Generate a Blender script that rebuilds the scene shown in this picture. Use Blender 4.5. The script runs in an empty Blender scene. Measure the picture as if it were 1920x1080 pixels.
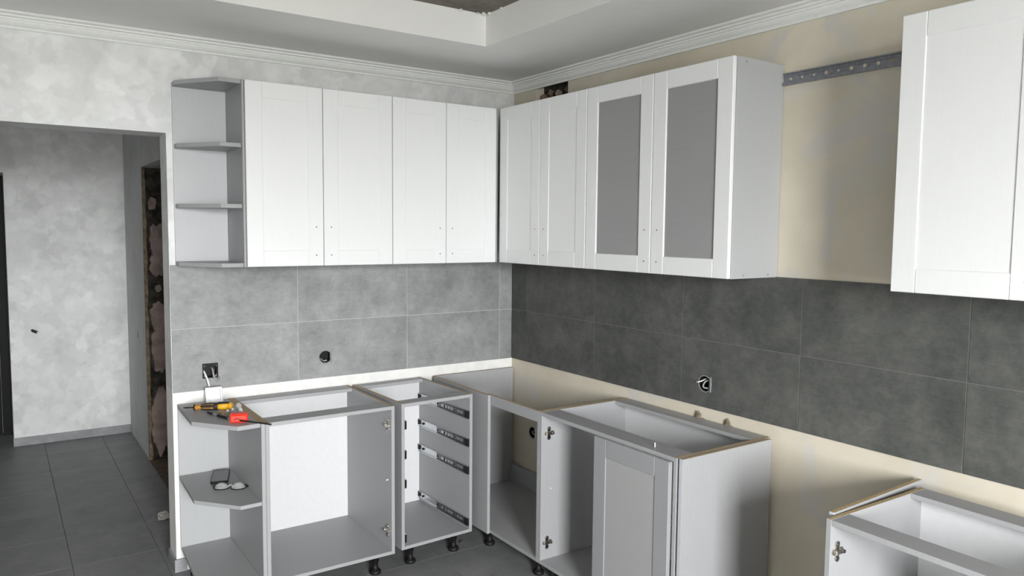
import bpy, bmesh, math, random
from mathutils import Vector, Matrix, noise
random.seed(7)
R = math.radians
S = bpy.context.scene
C = S.collection

# ------------------------------------------------------------------ camera
CAM = (-2.51886, -3.69139, 1.60725)
YAW, PITCH, ROLL, FPX = 0.598825, 0.076902, 0.0093694, 1419.98
cd = bpy.data.cameras.new('camera'); cam = bpy.data.objects.new('camera', cd); C.objects.link(cam)
fw = Vector((math.sin(YAW)*math.cos(PITCH), math.cos(YAW)*math.cos(PITCH), -math.sin(PITCH)))
rt = Vector((math.cos(YAW), -math.sin(YAW), 0)); up = rt.cross(fw)
r2 = math.cos(ROLL)*rt + math.sin(ROLL)*up; u2 = -math.sin(ROLL)*rt + math.cos(ROLL)*up
m = Matrix((r2, u2, -fw)).transposed().to_4x4(); m.translation = CAM
cam.matrix_world = m
cd.sensor_fit = 'HORIZONTAL'; cd.sensor_width = 36; cd.lens = 36*FPX/1920; cd.clip_start = .02
S.camera = cam

# ------------------------------------------------------------------ world, daylight, exposure
SKY, EXPO = 58.0, .88
W = bpy.data.worlds.new('sky'); S.world = W; W.use_nodes = True
wn = W.node_tree.nodes; wl = W.node_tree.links                    # overcast sky above the horizon, dim ground below it
tc = wn.new('ShaderNodeTexCoord'); sx = wn.new('ShaderNodeSeparateXYZ'); cr = wn.new('ShaderNodeValToRGB')
wl.new(tc.outputs['Generated'], sx.inputs[0])
mr_ = wn.new('ShaderNodeMapRange'); mr_.inputs[1].default_value = -1; mr_.inputs[2].default_value = 1; wl.new(sx.outputs['Z'], mr_.inputs[0]); wl.new(mr_.outputs[0], cr.inputs['Fac'])
ce = cr.color_ramp.elements; ce[0].position = .485; ce[0].color = (.27, .27, .26, 1); ce[1].position = .515; ce[1].color = (.985, .99, 1, 1)
wl.new(cr.outputs['Color'], wn['Background'].inputs[0]); wn['Background'].inputs[1].default_value = SKY
def area(name, loc, rot, sx, sy, power, col):
    l = bpy.data.lights.new(name, 'AREA'); l.shape = 'RECTANGLE'; l.size = sx; l.size_y = sy; l.energy = power; l.color = col
    o = bpy.data.objects.new(name, l); C.objects.link(o); o.location = loc; o.rotation_euler = rot
    return o
WX0, WX1, WZ0, WZ1, WY = -3.12, -1.95, .85, 2.44, -6.20       # the window behind the camera
pw = area('window_portal', ((WX0+WX1)/2, WY-.03, (WZ0+WZ1)/2), (R(90), 0, 0), WX1-WX0, WZ1-WZ0, 1, (1, 1, 1)); pw.data.cycles.is_portal = True
vs = S.view_settings; vs.view_transform = 'Standard'; vs.look = 'None'; vs.gamma = 1; vs.exposure = EXPO; vs.use_curve_mapping = False

# ------------------------------------------------------------------ materials
def rgb(*c): return (c[0], c[1], c[2], 1)
def srgb(r, g, b):
    f = lambda v: ((v/255+.055)/1.055)**2.4 if v > 10 else v/255/12.92
    return (f(r), f(g), f(b), 1)
class NT:
    def __init__(s, name):
        s.m = bpy.data.materials.new(name); s.m.use_nodes = True; s.t = s.m.node_tree; s.n = s.t.nodes; s.b = s.n['Principled BSDF']
    def node(s, k, **kw):
        n = s.n.new(k)
        for a, v in kw.items(): setattr(n, a, v)
        return n
    def link(s, a, b): s.t.links.new(a, b)
    def coords(s, scale=(1, 1, 1), rand=False, rot=(0, 0, 0)):
        tc = s.node('ShaderNodeTexCoord'); mp = s.node('ShaderNodeMapping'); mp.inputs['Scale'].default_value = scale; mp.inputs['Rotation'].default_value = rot
        s.link(tc.outputs['Object'], mp.inputs['Vector'])
        if rand:
            oi = s.node('ShaderNodeObjectInfo'); mu = s.node('ShaderNodeMath', operation='MULTIPLY'); mu.inputs[1].default_value = 37
            s.link(oi.outputs['Random'], mu.inputs[0]); s.link(mu.outputs[0], mp.inputs['Location'])
        return mp.outputs['Vector']
    def noise(s, v, scale, detail=4, rough=.55, dist=0):
        n = s.node('ShaderNodeTexNoise'); n.inputs['Scale'].default_value = scale; n.inputs['Detail'].default_value = detail
        n.inputs['Roughness'].default_value = rough; n.inputs['Distortion'].default_value = dist; s.link(v, n.inputs['Vector']); return n.outputs['Fac']
    def ramp(s, fac, stops):
        r = s.node('ShaderNodeValToRGB'); e = r.color_ramp.elements
        e[0].position, e[0].color = stops[0]; e[1].position, e[1].color = stops[1]
        for p, c in stops[2:]: x = e.new(p); x.color = c
        s.link(fac, r.inputs['Fac']); return r.outputs['Color']
    def mix(s, fac, a, b, mode='MIX'):
        n = s.node('ShaderNodeMix', data_type='RGBA', blend_type=mode)
        if isinstance(fac, (int, float)): n.inputs[0].default_value = fac
        else: s.link(fac, n.inputs[0])
        for i, v in ((6, a), (7, b)):
            if isinstance(v, tuple): n.inputs[i].default_value = v
            else: s.link(v, n.inputs[i])
        return n.outputs[2]
    def bump(s, h, strength=.2, dist=.002):
        b = s.node('ShaderNodeBump'); b.inputs['Strength'].default_value = strength; b.inputs['Distance'].default_value = dist
        s.link(h, b.inputs['Height']); s.link(b.outputs[0], s.b.inputs['Normal'])
    def set(s, col=None, rough=.5, metal=0, spec=.5, trans=0, ior=None):
        if col is not None:
            if isinstance(col, tuple): s.b.inputs['Base Color'].default_value = col
            else: s.link(col, s.b.inputs['Base Color'])
        s.b.inputs['Roughness'].default_value = rough; s.b.inputs['Metallic'].default_value = metal
        s.b.inputs['Specular IOR Level'].default_value = spec; s.b.inputs['Transmission Weight'].default_value = trans
        if ior: s.b.inputs['IOR'].default_value = ior
        return s.m
M = {}
def simple(name, col, rough=.5, metal=0, spec=.5, var=.06, scale=40):
    t = NT(name); v = t.coords(); f = t.noise(v, scale, 3)
    lo = tuple(c*(1-var) for c in col[:3])+(1,); hi = tuple(min(1, c*(1+var)) for c in col[:3])+(1,)
    M[name] = t.set(t.ramp(f, [(.35, lo), (.65, hi)]), rough, metal, spec)
simple('black_plastic', rgb(.010, .010, .011), .5, spec=.25)
simple('tool_amber', rgb(.42, .19, .02), .4)
simple('black_rubber', rgb(.02, .02, .02), .7)
simple('zinc', rgb(.62, .63, .65), .3, 1, scale=90)
simple('dark_steel', rgb(.24, .24, .25), .4, 1, scale=120, var=.4)
simple('nickel', rgb(.60, .56, .50), .25, 1)
simple('steel_rail', rgb(.30, .31, .34), .45, .85, scale=60, var=.12)
simple('dark_hole', rgb(.006, .006, .006), .9)
simple('switch_white', rgb(.86, .87, .88), .35)
simple('tool_yellow', rgb(.80, .42, .02), .4)
simple('tool_red', rgb(.80, .035, .012), .35)
simple('bulb_white', rgb(.85, .85, .83), .4)
simple('wire_white', rgb(.75, .75, .73), .5)
simple('wire_grey', rgb(.28, .28, .28), .5)
simple('screen_black', rgb(.015, .015, .02), .15)
simple('dowel', rgb(.85, .86, .88), .5)
simple('hdf_white', rgb(.66, .67, .68), .5, var=.015)
simple('plaster_white', rgb(.76, .76, .74), .8, var=.05, scale=14)
simple('plaster_left', rgb(.64, .64, .62), .85, var=.04, scale=6)
simple('ceiling_paint', rgb(.86, .86, .84), .85, var=.015, scale=4)
simple('cornice_white', rgb(.80, .81, .79), .6, var=.02)
simple('rough_foam', rgb(.20, .165, .115), .9, var=.35)
simple('paper', rgb(.62, .60, .55), .8)
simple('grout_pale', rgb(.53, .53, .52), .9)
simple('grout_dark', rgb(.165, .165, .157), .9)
simple('grout_floor', rgb(.075, .075, .075), .9)
simple('skirting_tile', rgb(.26, .27, .28), .5, var=.15, scale=14)
simple('brick_pink', rgb(.24, .185, .165), .9, var=.22, scale=18)
simple('plaster_ochre', rgb(.17, .13, .085), .95, var=.35, scale=30)
simple('masonry_dark', rgb(.035, .030, .022), .95, var=.7, scale=22)
simple('screed_brown', rgb(.13, .085, .055), .9, var=.25, scale=20)
simple('door_black', rgb(.008, .008, .009), .55, spec=.15)
simple('brass', rgb(.55, .42, .2), .3, 1)
simple('edge_grey', rgb(.47, .49, .52), .45, var=.03)

def wood_foil(name, col, rough=.42, amt=.03):           # painted foil with a faint brushed grain
    t = NT(name); v = t.coords((1, 1, 1)); v2 = t.coords((55, 55, 1.6))
    g = t.noise(v2, 6, 5, .6)
    lo = tuple(c*(1-amt) for c in col[:3])+(1,); hi = tuple(min(1, c*(1+amt)) for c in col[:3])+(1,)
    t.bump(g, .035, .0004)
    M[name] = t.set(t.ramp(g, [(.3, lo), (.7, hi)]), rough, spec=.4)
wood_foil('door_white', rgb(.78, .79, .79), .42, .012)
wood_foil('door_grey', rgb(.29, .297, .305), .42, .02)
wood_foil('door_grey_panel', rgb(.345, .345, .345), .5, .015)
wood_foil('board_mid', rgb(.40, .41, .415), .45, .02)
wood_foil('board_grey', rgb(.335, .338, .345), .45, .035)
wood_foil('board_pale', rgb(.50, .51, .525), .45, .02)

t = NT('chipboard'); v = t.coords(); a = t.noise(v, 260, 4, .7)
M['chipboard'] = t.set(t.ramp(a, [(.3, srgb(120, 98, 64)), (.5, srgb(178, 154, 114)), (.72, srgb(206, 188, 152))]), .9)

def tile_mat(name, c0, c1, c2, rough):
    t = NT(name); v = t.coords((1, 1, 1), True); vs_ = t.coords((4, 4, 30), True)
    a = t.noise(v, 6.5, 9, .68); b = t.noise(vs_, 5, 5, .7); f = t.noise(v, 34, 7, .75); g_ = t.noise(v, 2.0, 3, .5)
    base = t.ramp(a, [(.34, c0), (.50, c1), (.66, c2)])
    lay = t.mix(.20, base, t.ramp(b, [(.38, c0), (.64, c2)]))
    lay = t.mix(.30, lay, t.ramp(g_, [(.35, c0), (.65, c2)]))
    fin = t.mix(.22, lay, t.ramp(f, [(.35, c0), (.65, c2)]))
    t.bump(f, .12, .001)
    M[name] = t.set(fin, rough, spec=.3 if 'dark' in name else .5)
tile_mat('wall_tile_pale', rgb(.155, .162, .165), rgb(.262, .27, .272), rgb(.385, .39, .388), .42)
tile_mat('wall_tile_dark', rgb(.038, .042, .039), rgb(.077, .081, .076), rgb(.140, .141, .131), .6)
tile_mat('floor_tile', rgb(.14, .144, .147), rgb(.195, .199, .202), rgb(.265, .267, .265), .5)

t = NT('plaster_mottled'); v = t.coords()                    # trowelled decorative plaster in soft overlapping strokes
def strokes(scale, warp, off):
    mp = t.node('ShaderNodeMapping'); mp.inputs['Location'].default_value = off; t.link(v, mp.inputs['Vector'])
    nv = t.node('ShaderNodeTexNoise'); nv.inputs['Scale'].default_value = 7; nv.inputs['Detail'].default_value = 6; nv.inputs['Roughness'].default_value = .62; t.link(mp.outputs[0], nv.inputs['Vector'])
    ad = t.node('ShaderNodeVectorMath', operation='MULTIPLY_ADD'); t.link(nv.outputs['Color'], ad.inputs[0]); ad.inputs[1].default_value = (warp, warp, warp); t.link(mp.outputs[0], ad.inputs[2])
    vo = t.node('ShaderNodeTexVoronoi'); vo.feature = 'SMOOTH_F1'; vo.inputs['Scale'].default_value = scale; vo.inputs['Smoothness'].default_value = .35; t.link(ad.outputs[0], vo.inputs['Vector'])
    return vo.outputs['Color']
lo, mi, hi = rgb(.55, .56, .555), rgb(.74, .75, .745), rgb(.88, .89, .89)
p1 = t.ramp(strokes(8, .26, (0, 0, 0)), [(.2, lo), (.55, mi), (.85, hi)])
p2 = t.ramp(strokes(15, .18, (3.3, 1.7, .4)), [(.2, lo), (.55, mi), (.85, hi)])
p3 = t.ramp(t.noise(v, 2.2, 6, .65), [(.35, lo), (.65, hi)])
M['plaster_mottled'] = t.set(t.mix(.4, t.mix(.45, p1, p2), p3), .55, spec=.4)

t = NT('plaster_beige'); v = t.coords()
b0 = t.ramp(t.noise(v, 2.2, 5, .6), [(.3, rgb(.56, .515, .41)), (.7, rgb(.67, .62, .515))])
st = t.ramp(t.noise(v, 3.1, 6, .65, .8), [(.52, rgb(0, 0, 0)), (.60, rgb(1, 1, 1))])
M['plaster_beige'] = t.set(t.mix(st, b0, rgb(.57, .55, .50)), .8, spec=.3)

t = NT('plaster_grey'); v = t.coords()
M['plaster_grey'] = t.set(t.ramp(t.noise(v, 5, 5), [(.3, rgb(.47, .48, .475)), (.7, rgb(.57, .58, .575))]), .8)

t = NT('concrete_raw'); v = t.coords()
M['concrete_raw'] = t.set(t.mix(.5, t.ramp(t.noise(v, 4, 6, .7), [(.3, rgb(.13, .115, .095)), (.7, rgb(.26, .235, .20))]), t.ramp(t.noise(v, 19, 6, .75), [(.35, rgb(.10, .088, .072)), (.65, rgb(.27, .25, .22))])), .95)

t = NT('frosted_glass'); v = t.coords((1, 1, 1)); g = t.noise(t.coords((4, 4, 160)), 3, 2)
t.bump(g, .015, .0004)
M['frosted_glass'] = t.set(t.ramp(g, [(.3, rgb(.335, .34, .338)), (.7, rgb(.355, .36, .358))]), .42, spec=.5, trans=.15, ior=1.3)
t = NT('clear_plastic'); t.b.inputs['Alpha'].default_value = .26
M['clear_plastic'] = t.set(rgb(.9, .92, .92), .08, spec=.7)
t = NT('window_glass'); tr = t.node('ShaderNodeBsdfTransparent'); gs = t.node('ShaderNodeBsdfGlossy'); gs.inputs['Roughness'].default_value = .02; mx = t.node('ShaderNodeMixShader'); mx.inputs[0].default_value = .06
t.link(tr.outputs[0], mx.inputs[1]); t.link(gs.outputs[0], mx.inputs[2]); t.link(mx.outputs[0], t.n['Material Output'].inputs[0]); M['window_glass'] = t.m
t = NT('plastic_film'); v = t.coords((6, 6, 1.4)); n = t.noise(v, 4, 7, .7, 2.5)
t.bump(n, .5, .01)
M['plastic_film'] = t.set(t.ramp(n, [(.50, rgb(.010, .010, .011)), (.66, rgb(.03, .03, .03)), (.74, rgb(.22, .22, .21))]), .55, spec=.15)  # pale streaks in the colour stand in for highlights on the creases

# ------------------------------------------------------------------ mesh helpers
def box(bm, x0, x1, y0, y1, z0, z1, bev=0.0):
    co = [(x, y, z) for x in (x0, x1) for y in (y0, y1) for z in (z0, z1)]
    v = [bm.verts.new(c) for c in co]
    fs = [bm.faces.new([v[i] for i in f]) for f in ((0, 1, 3, 2), (4, 6, 7, 5), (0, 4, 5, 1), (2, 3, 7, 6), (0, 2, 6, 4), (1, 5, 7, 3))]
    if bev: bmesh.ops.bevel(bm, geom=list({e for f in fs for e in f.edges}), offset=bev, segments=1, affect='EDGES', profile=.5)
    return bm
def prism(bm, pts, z0, z1, bev=0.0):
    b = [bm.verts.new((x, y, z0)) for x, y in pts]; tp = [bm.verts.new((x, y, z1)) for x, y in pts]; n = len(pts)
    fs = [bm.faces.new(b), bm.faces.new(tp)] + [bm.faces.new([b[i], b[(i+1) % n], tp[(i+1) % n], tp[i]]) for i in range(n)]
    bmesh.ops.recalc_face_normals(bm, faces=fs)
    if bev: bmesh.ops.bevel(bm, geom=list({e for f in fs for e in f.edges}), offset=bev, segments=1, affect='EDGES')
    return bm
def tube(bm, pts, rad, n=8, caps=True):
    pts = [Vector(p) for p in pts]; rings = []
    rads = rad if isinstance(rad, (list, tuple)) else [rad]*len(pts)
    prev = None
    for i, p in enumerate(pts):
        d = (pts[min(i+1, len(pts)-1)]-pts[max(i-1, 0)]).normalized()
        a = prev if prev else (Vector((0, 0, 1)) if abs(d.z) < .9 else Vector((1, 0, 0)))
        s = d.cross(a).normalized(); u = s.cross(d).normalized(); prev = u
        rings.append([bm.verts.new(p+(s*math.cos(k*2*math.pi/n)+u*math.sin(k*2*math.pi/n))*rads[i]) for k in range(n)])
    for a, b in zip(rings, rings[1:]):
        for k in range(n): bm.faces.new([a[k], a[(k+1) % n], b[(k+1) % n], b[k]])
    if caps: bm.faces.new(rings[0][::-1]); bm.faces.new(rings[-1])
    bmesh.ops.recalc_face_normals(bm, faces=bm.faces[:])
    return bm
def spline(pts, k=6):                                             # Catmull-Rom through points
    P = [Vector(p) for p in pts]; P = [P[0]*2-P[1]]+P+[P[-1]*2-P[-2]]; out = []
    for i in range(1, len(P)-2):
        for j in range(k):
            s = j/k; a, b, c, d = P[i-1:i+3]
            out.append(.5*((2*b)+(c-a)*s+(2*a-5*b+4*c-d)*s*s+(3*b-a-3*c+d)*s**3))
    return out+[P[-2]]
def lathe(bm, prof, n=16, c=(0, 0, 0)):
    rings = []
    for r_, z in prof: rings.append([bm.verts.new((c[0]+r_*math.cos(k*2*math.pi/n), c[1]+r_*math.sin(k*2*math.pi/n), c[2]+z)) for k in range(n)])
    for a, b in zip(rings, rings[1:]):
        for k in range(n): bm.faces.new([a[k], a[(k+1) % n], b[(k+1) % n], b[k]])
    bm.faces.new(rings[0][::-1]); bm.faces.new(rings[-1]); bmesh.ops.recalc_face_normals(bm, faces=bm.faces[:])
    return bm
def xf(bm, mat): bmesh.ops.transform(bm, matrix=mat, verts=bm.verts[:]); return bm
def lump(seed, sx, sy, sz, sub=2, amp=.25, freq=1.6):
    bm = bmesh.new(); bmesh.ops.create_icosphere(bm, subdivisions=sub, radius=1)
    for v in bm.verts:
        k = 1+amp*noise.noise(v.co*freq+Vector((seed*3.1, seed*1.7, seed)))
        v.co = Vector((v.co.x*sx*k, v.co.y*sy*k, v.co.z*sz*k))
    return bm
def obj(name, bm, mat, parent=None, smooth=False, chip=None):
    me = bpy.data.meshes.new(name); bmesh.ops.recalc_face_normals(bm, faces=bm.faces[:]); bm.to_mesh(me); bm.free()
    me.materials.append(M[mat] if isinstance(mat, str) else mat)
    if chip:                                                     # raw chipboard on the unedged faces
        me.materials.append(M['chipboard'])
        ax = {'x': 0, 'y': 1, 'z': 2}
        for p in me.polygons:
            for c in chip:
                if p.normal[ax[c[1]]]*(1 if c[0] == '+' else -1) > .9: p.material_index = 1
    if smooth:
        for p in me.polygons: p.use_smooth = True
    o = bpy.data.objects.new(name, me); C.objects.link(o)
    if parent: o.parent = parent
    return o
def board(name, parent, x0, x1, y0, y1, z0, z1, mat='board_grey', bev=.0008, chip=None):
    return obj(name, box(bmesh.new(), x0, x1, y0, y1, z0, z1, bev), mat, parent, chip=chip)
def tag(o, label, cat, group=None):
    o['label'] = label; o['category'] = cat
    if group: o['group'] = group
    return o
def thing(name, label, cat, loc, rotz=0, group=None):
    o = bpy.data.objects.new(name, None); C.objects.link(o); o.empty_display_size = .05
    o.location = loc; o.rotation_euler = (0, 0, rotz)
    return tag(o, label, cat, group)
def struct(name, bm, mat, parent=None, **k):
    o = obj(name, bm, mat, parent, **k)
    if not parent: o['kind'] = 'structure'
    return o
def share(src, name, parent, mtx):
    o = src.copy(); o.name = name; C.objects.link(o); o.parent = parent; o.matrix_local = mtx
    return o
def cut(o, cutters):                                             # boolean holes, applied at once
    tmp = []
    for bm in cutters:
        me = bpy.data.meshes.new('c'); bmesh.ops.recalc_face_normals(bm, faces=bm.faces[:]); bm.to_mesh(me); bm.free()
        k = bpy.data.objects.new('c', me); C.objects.link(k); tmp.append(k)
        md = o.modifiers.new('b', 'BOOLEAN'); md.operation = 'DIFFERENCE'; md.object = k; md.solver = 'EXACT'
    dg = bpy.context.evaluated_depsgraph_get(); dg.update()
    me = bpy.data.meshes.new_from_object(o.evaluated_get(dg)); me.name = o.name
    o.modifiers.clear(); o.data = me
    for k in tmp: bpy.data.objects.remove(k)
RZ = lambda a: Matrix.Rotation(a, 4, 'Z')
T = Matrix.Translation
WALLY = .008                                                     # plaster plane behind the 8 mm tiles

# ------------------------------------------------------------------ room shell
XL, YF, ZC, ZT = -4.10, -6.20, 2.451, 2.595
JX, SOF = -1.872, 2.023
def hole_cyl_y(x, z, r, y0, y1, n=20): return tube(bmesh.new(), [(x, y0, z), (x, y1, z)], r, n)
def hole_cyl_x(y, z, r, x0, x1, n=20): return tube(bmesh.new(), [(x0, y, z), (x1, y, z)], r, n)
SOCK_B = [(-1.707, .936, .036), (-1.148, .952, .034)]
SOCK_R = [(-1.490, .950, .036)]
SOCK_C = [(-.215, .440, .034)]

bm = bmesh.new(); box(bm, JX, .16, WALLY, .16, .862, 2.62); box(bm, XL, JX, WALLY, .20, SOF, 2.62)
wall_back = struct('wall_back', bm, 'plaster_mottled')
cut(wall_back, [hole_cyl_y(x, z, r-.002, -.05, .06) for x, z, r in SOCK_B])
struct('wall_back_lower', box(bmesh.new(), JX, .16, WALLY, .16, -.01, .861), 'plaster_white')
wall_right = struct('wall_right', box(bmesh.new(), WALLY, .16, YF-.2, WALLY-.001, -.01, 2.62), 'plaster_beige')
cut(wall_right, [hole_cyl_x(y, z, r-.002, -.05, .06) for y, z, r in SOCK_R+SOCK_C]+[box(bmesh.new(), -.05, .075, -.495, -.21, 2.15, 2.42)])
struct('wall_left', box(bmesh.new(), XL-.15, XL, YF-.2, 3.6, -.01, 2.62), 'plaster_left')
bm = bmesh.new()
box(bm, XL, WX0, YF-.2, YF, -.01, 2.62); box(bm, WX1, WALLY, YF-.2, YF, -.01, 2.62); box(bm, WX0, WX1, YF-.2, YF, -.01, WZ0); box(bm, WX0, WX1, YF-.2, YF, WZ1, 2.62)
struct('wall_front', bm, 'plaster_grey')
# window behind the camera, where the daylight comes from
bm = bmesh.new(); f = .05
for a in ((WX0, WX0+f, WZ0, WZ1), (WX1-f, WX1, WZ0, WZ1), (WX0+f, WX1-f, WZ0, WZ0+f), (WX0+f, WX1-f, WZ1-f, WZ1)): box(bm, a[0], a[1], YF-.12, YF-.06, a[2], a[3], .003)
win = struct('window_1', bm, 'switch_white')
obj('window_pane', box(bmesh.new(), WX0+f, WX1-f, YF-.095, YF-.085, WZ0+f, WZ1-f), 'window_glass', win)
# hall
HY, HX, DX, DH = 2.80, -1.690, -2.455, 1.975
bm = bmesh.new(); box(bm, DX, -.99, HY, 3.30, -.01, 2.62); box(bm, XL, DX, HY, 3.30, DH, 2.62); box(bm, XL, -3.36, HY, 3.30, -.01, DH)
wall_hall = struct('wall_hall_end', bm, 'plaster_mottled')
struct('leak_block_behind_door', box(bmesh.new(), XL, -.99, 3.3015, 3.45, -.01, 2.62), 'plaster_grey')  # added, unseen: stops sky light leaking in around the door
bm = bmesh.new(); box(bm, HX, HX+.22, 1.95, HY, -.01, 2.62); box(bm, HX, HX+.22, .21, 1.95, 2.005, 2.62)
wall_hs = struct('wall_hall_side', bm, 'plaster_grey')
struct('dark_block_beyond_doorway', box(bmesh.new(), -1.15, -1.0, .17, 2.8, -.01, 2.62), 'masonry_dark')  # unseen dark slab, added to keep the space past the doorway dark
# raw masonry of the doorway reveal: rough dark backing, ochre plaster edge, broken block faces
bm = bmesh.new(); nx, nz = 8, 90
g = [[bm.verts.new((HX+.012+i*.2/nx, 1.945-.018*abs(noise.noise(Vector((i*.7, j*.31, 2))))-.004, j*2.0/nz)) for i in range(nx+1)] for j in range(nz+1)]
for j in range(nz):
    for i in range(nx): bm.faces.new([g[j][i], g[j][i+1], g[j+1][i+1], g[j+1][i]])
obj('masonry_backing', bm, 'masonry_dark', wall_hs)
bm = bmesh.new(); g = []
for j in range(111):
    z = j*2.0/110; w = .016+.012*noise.noise(Vector((z*9, 1, 0)))
    g.append([bm.verts.new((HX-.002, 1.950, z)), bm.verts.new((HX-.003, 1.922+.008*noise.noise(Vector((z*14, 5, 0))), z)), bm.verts.new((HX+w, 1.920+.006*noise.noise(Vector((z*16, 9, 0))), z)), bm.verts.new((HX+w+.002, 1.950, z))])
for j in range(110):
    for i in range(3): bm.faces.new([g[j][i], g[j][i+1], g[j+1][i+1], g[j+1][i]])
obj('plaster_edge', bm, 'plaster_ochre', wall_hs)
for k, (z0, z1, x0, x1) in enumerate([(.06, .50, .02, .16), (.61, .90, .03, .16), (.86, 1.08, .03, .17), (1.16, 1.21, .06, .10), (1.27, 1.42, .035, .12), (1.40, 1.62, .035, .15), (1.72, 1.80, .03, .08)]):
    bm = bmesh.new(); nn = 48; ring = []; cx, cz = HX+(x0+x1)/2, (z0+z1)/2
    for i in range(nn):
        a = i*2*math.pi/nn; c, s = math.cos(a), math.sin(a); q = 1/max(abs(c)**2.6+abs(s)**2.6, 1e-6)**(1/2.6)
        q *= 1+.30*noise.noise(Vector((c*2+k*5, s*2, k)))+.16*noise.noise(Vector((c*6+k*3, s*9, k+7)))
        ring.append((cx+c*q*(x1-x0)/2, cz+s*q*(z1-z0)/2))
    fr = [bm.verts.new((x, 1.914+.004*noise.noise(Vector((x*40, z*9, 0))), z)) for x, z in ring]; bk = [bm.verts.new((cx+(x-cx)*1.06, 1.944, cz+(z-cz)*1.03)) for x, z in ring]
    bm.faces.new(fr)
    for i in range(nn): bm.faces.new([fr[i], fr[(i+1) % nn], bk[(i+1) % nn], bk[i]])
    obj('block_face', bm, 'brick_pink', wall_hs)
struct('trim_threshold', box(bmesh.new(), HX+.002, -1.16, .215, 1.91, -.012, .004), 'screed_brown')

# floor: grout slab with square tiles
floor = struct('floor', box(bmesh.new(), XL-.15, .16, YF-.2, 3.6, -.12, -.0025), 'grout_floor')
PX, PY, OX, OY, G = .374, .42, -.774, -.51, .0022
std = None; cells = []
for i in range(-10, 4):
    for j in range(-14, 10):
        x0, x1, y0, y1 = OX+i*PX+G/2, OX+(i+1)*PX-G/2, OY+j*PY+G/2, OY+(j+1)*PY-G/2
        cx0, cx1, cy0, cy1 = max(x0, XL+.002), min(x1, WALLY-.003), max(y0, YF+.002), min(y1, 3.29)
        if y0 >= -.01 and cx0 > HX-.03: continue
        if y0 >= .0: cx1 = min(cx1, HX-.002)
        if cx1-cx0 < .02 or cy1-cy0 < .02: continue
        cells.append((cx0, cx1, cy0, cy1))
for (x0, x1, y0, y1) in cells:
    if abs(x1-x0-(PX-G)) < 1e-5 and abs(y1-y0-(PY-G)) < 1e-5:
        if std is None: std = obj('tile', box(bmesh.new(), 0, PX-G, 0, PY-G, -.010, 0, .0007), 'floor_tile', floor); std.location = (x0, y0, 0)
        else: o = std.copy(); o.name = 'tile'; C.objects.link(o); o.parent = floor; o.location = (x0, y0, 0)
    else:
        o = obj('tile', box(bmesh.new(), 0, x1-x0, 0, y1-y0, -.010, 0, .0007), 'floor_tile', floor); o.location = (x0, y0, 0)

# wall tiles, 600 x 300, two rows
ZR = [(.846, 1.1375), (1.1400, 1.4325)]
def wall_tiles(parent, spans, right):
    cache = {}
    lo, hi = min(a for a, b in spans)+.0003, max(b for a, b in spans)-.0003
    bx_ = box(bmesh.new(), .0018, .0078, -hi, -lo, ZR[0][0]+.001, ZR[1][1]-.001) if right else box(bmesh.new(), lo, hi, .0018, .0078, ZR[0][0]+.001, ZR[1][1]-.001)
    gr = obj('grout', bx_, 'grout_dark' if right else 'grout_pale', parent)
    cut(gr, [hole_cyl_x(y, z, r, -.03, .03) for y, z, r in SOCK_R] if right else [hole_cyl_y(x, z, r, -.03, .03) for x, z, r in SOCK_B])
    for (a, b) in spans:
        for (z0, z1) in ZR:
            key = (round(b-a, 4), round(z1-z0, 4))
            mtx = T((0, -a, z0)) @ RZ(-math.pi/2) if right else T((a, 0, z0))
            if key in cache: o = share(cache[key], 'tile', parent, mtx)
            else:
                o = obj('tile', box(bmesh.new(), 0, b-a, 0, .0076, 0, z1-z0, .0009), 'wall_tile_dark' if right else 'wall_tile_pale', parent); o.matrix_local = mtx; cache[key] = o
            # holes for the socket boxes
            hs = [(y, z, r) for y, z, r in SOCK_R if a < -y < b and z0 < z < z1] if right else [(x, z, r) for x, z, r in SOCK_B if a < x < b and z0 < z < z1]
            if hs:
                o.data = o.data.copy(); bpy.context.view_layer.update()
                cut(o, [hole_cyl_x(y, z, r, -.03, .03) if right else hole_cyl_y(x, z, r, -.03, .03) for y, z, r in hs for x in (y,)])
g = .0012
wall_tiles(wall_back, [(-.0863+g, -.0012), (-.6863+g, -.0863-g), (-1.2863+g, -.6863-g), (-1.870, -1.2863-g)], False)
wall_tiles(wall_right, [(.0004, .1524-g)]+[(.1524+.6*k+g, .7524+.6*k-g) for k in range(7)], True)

# ceiling with a raised tray and raw concrete above it
TX0, TX1, TY0, TY1 = -3.50, -.611, -5.60, -.661
bm = bmesh.new()
box(bm, XL, TX0, YF, WALLY-.001, ZC, ZT); box(bm, TX1, WALLY-.001, YF, WALLY-.001, ZC, ZT); box(bm, TX0, TX1, YF, TY0, ZC, ZT); box(bm, TX0, TX1, TY1, WALLY-.001, ZC, ZT)
box(bm, XL, -1.0, .205, 3.6, 2.5, ZT)
ceil = struct('ceiling', bm, 'ceiling_paint')
obj('concrete_slab', box(bmesh.new(), XL-.15, .16, YF-.2, 3.6, ZT+.026, ZT+.15), 'concrete_raw', ceil)
obj('concrete_tray', box(bmesh.new(), TX0-.02, TX1+.02, TY0-.02, TY1+.02, ZT+.001, ZT+.024), 'concrete_raw', ceil)
for k, (x, y, s) in enumerate([(-.628, -.675, .016), (-.66, -.668, .010), (-.617, -.70, .010), (-.75, -.667, .012), (-.617, -.80, .009)]):
    b = lump(k+3, s, s, s*.6, 1, .5); xf(b, T((x, y, ZT-.004))); obj('putty_lump', b, 'plaster_white', ceil)
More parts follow.
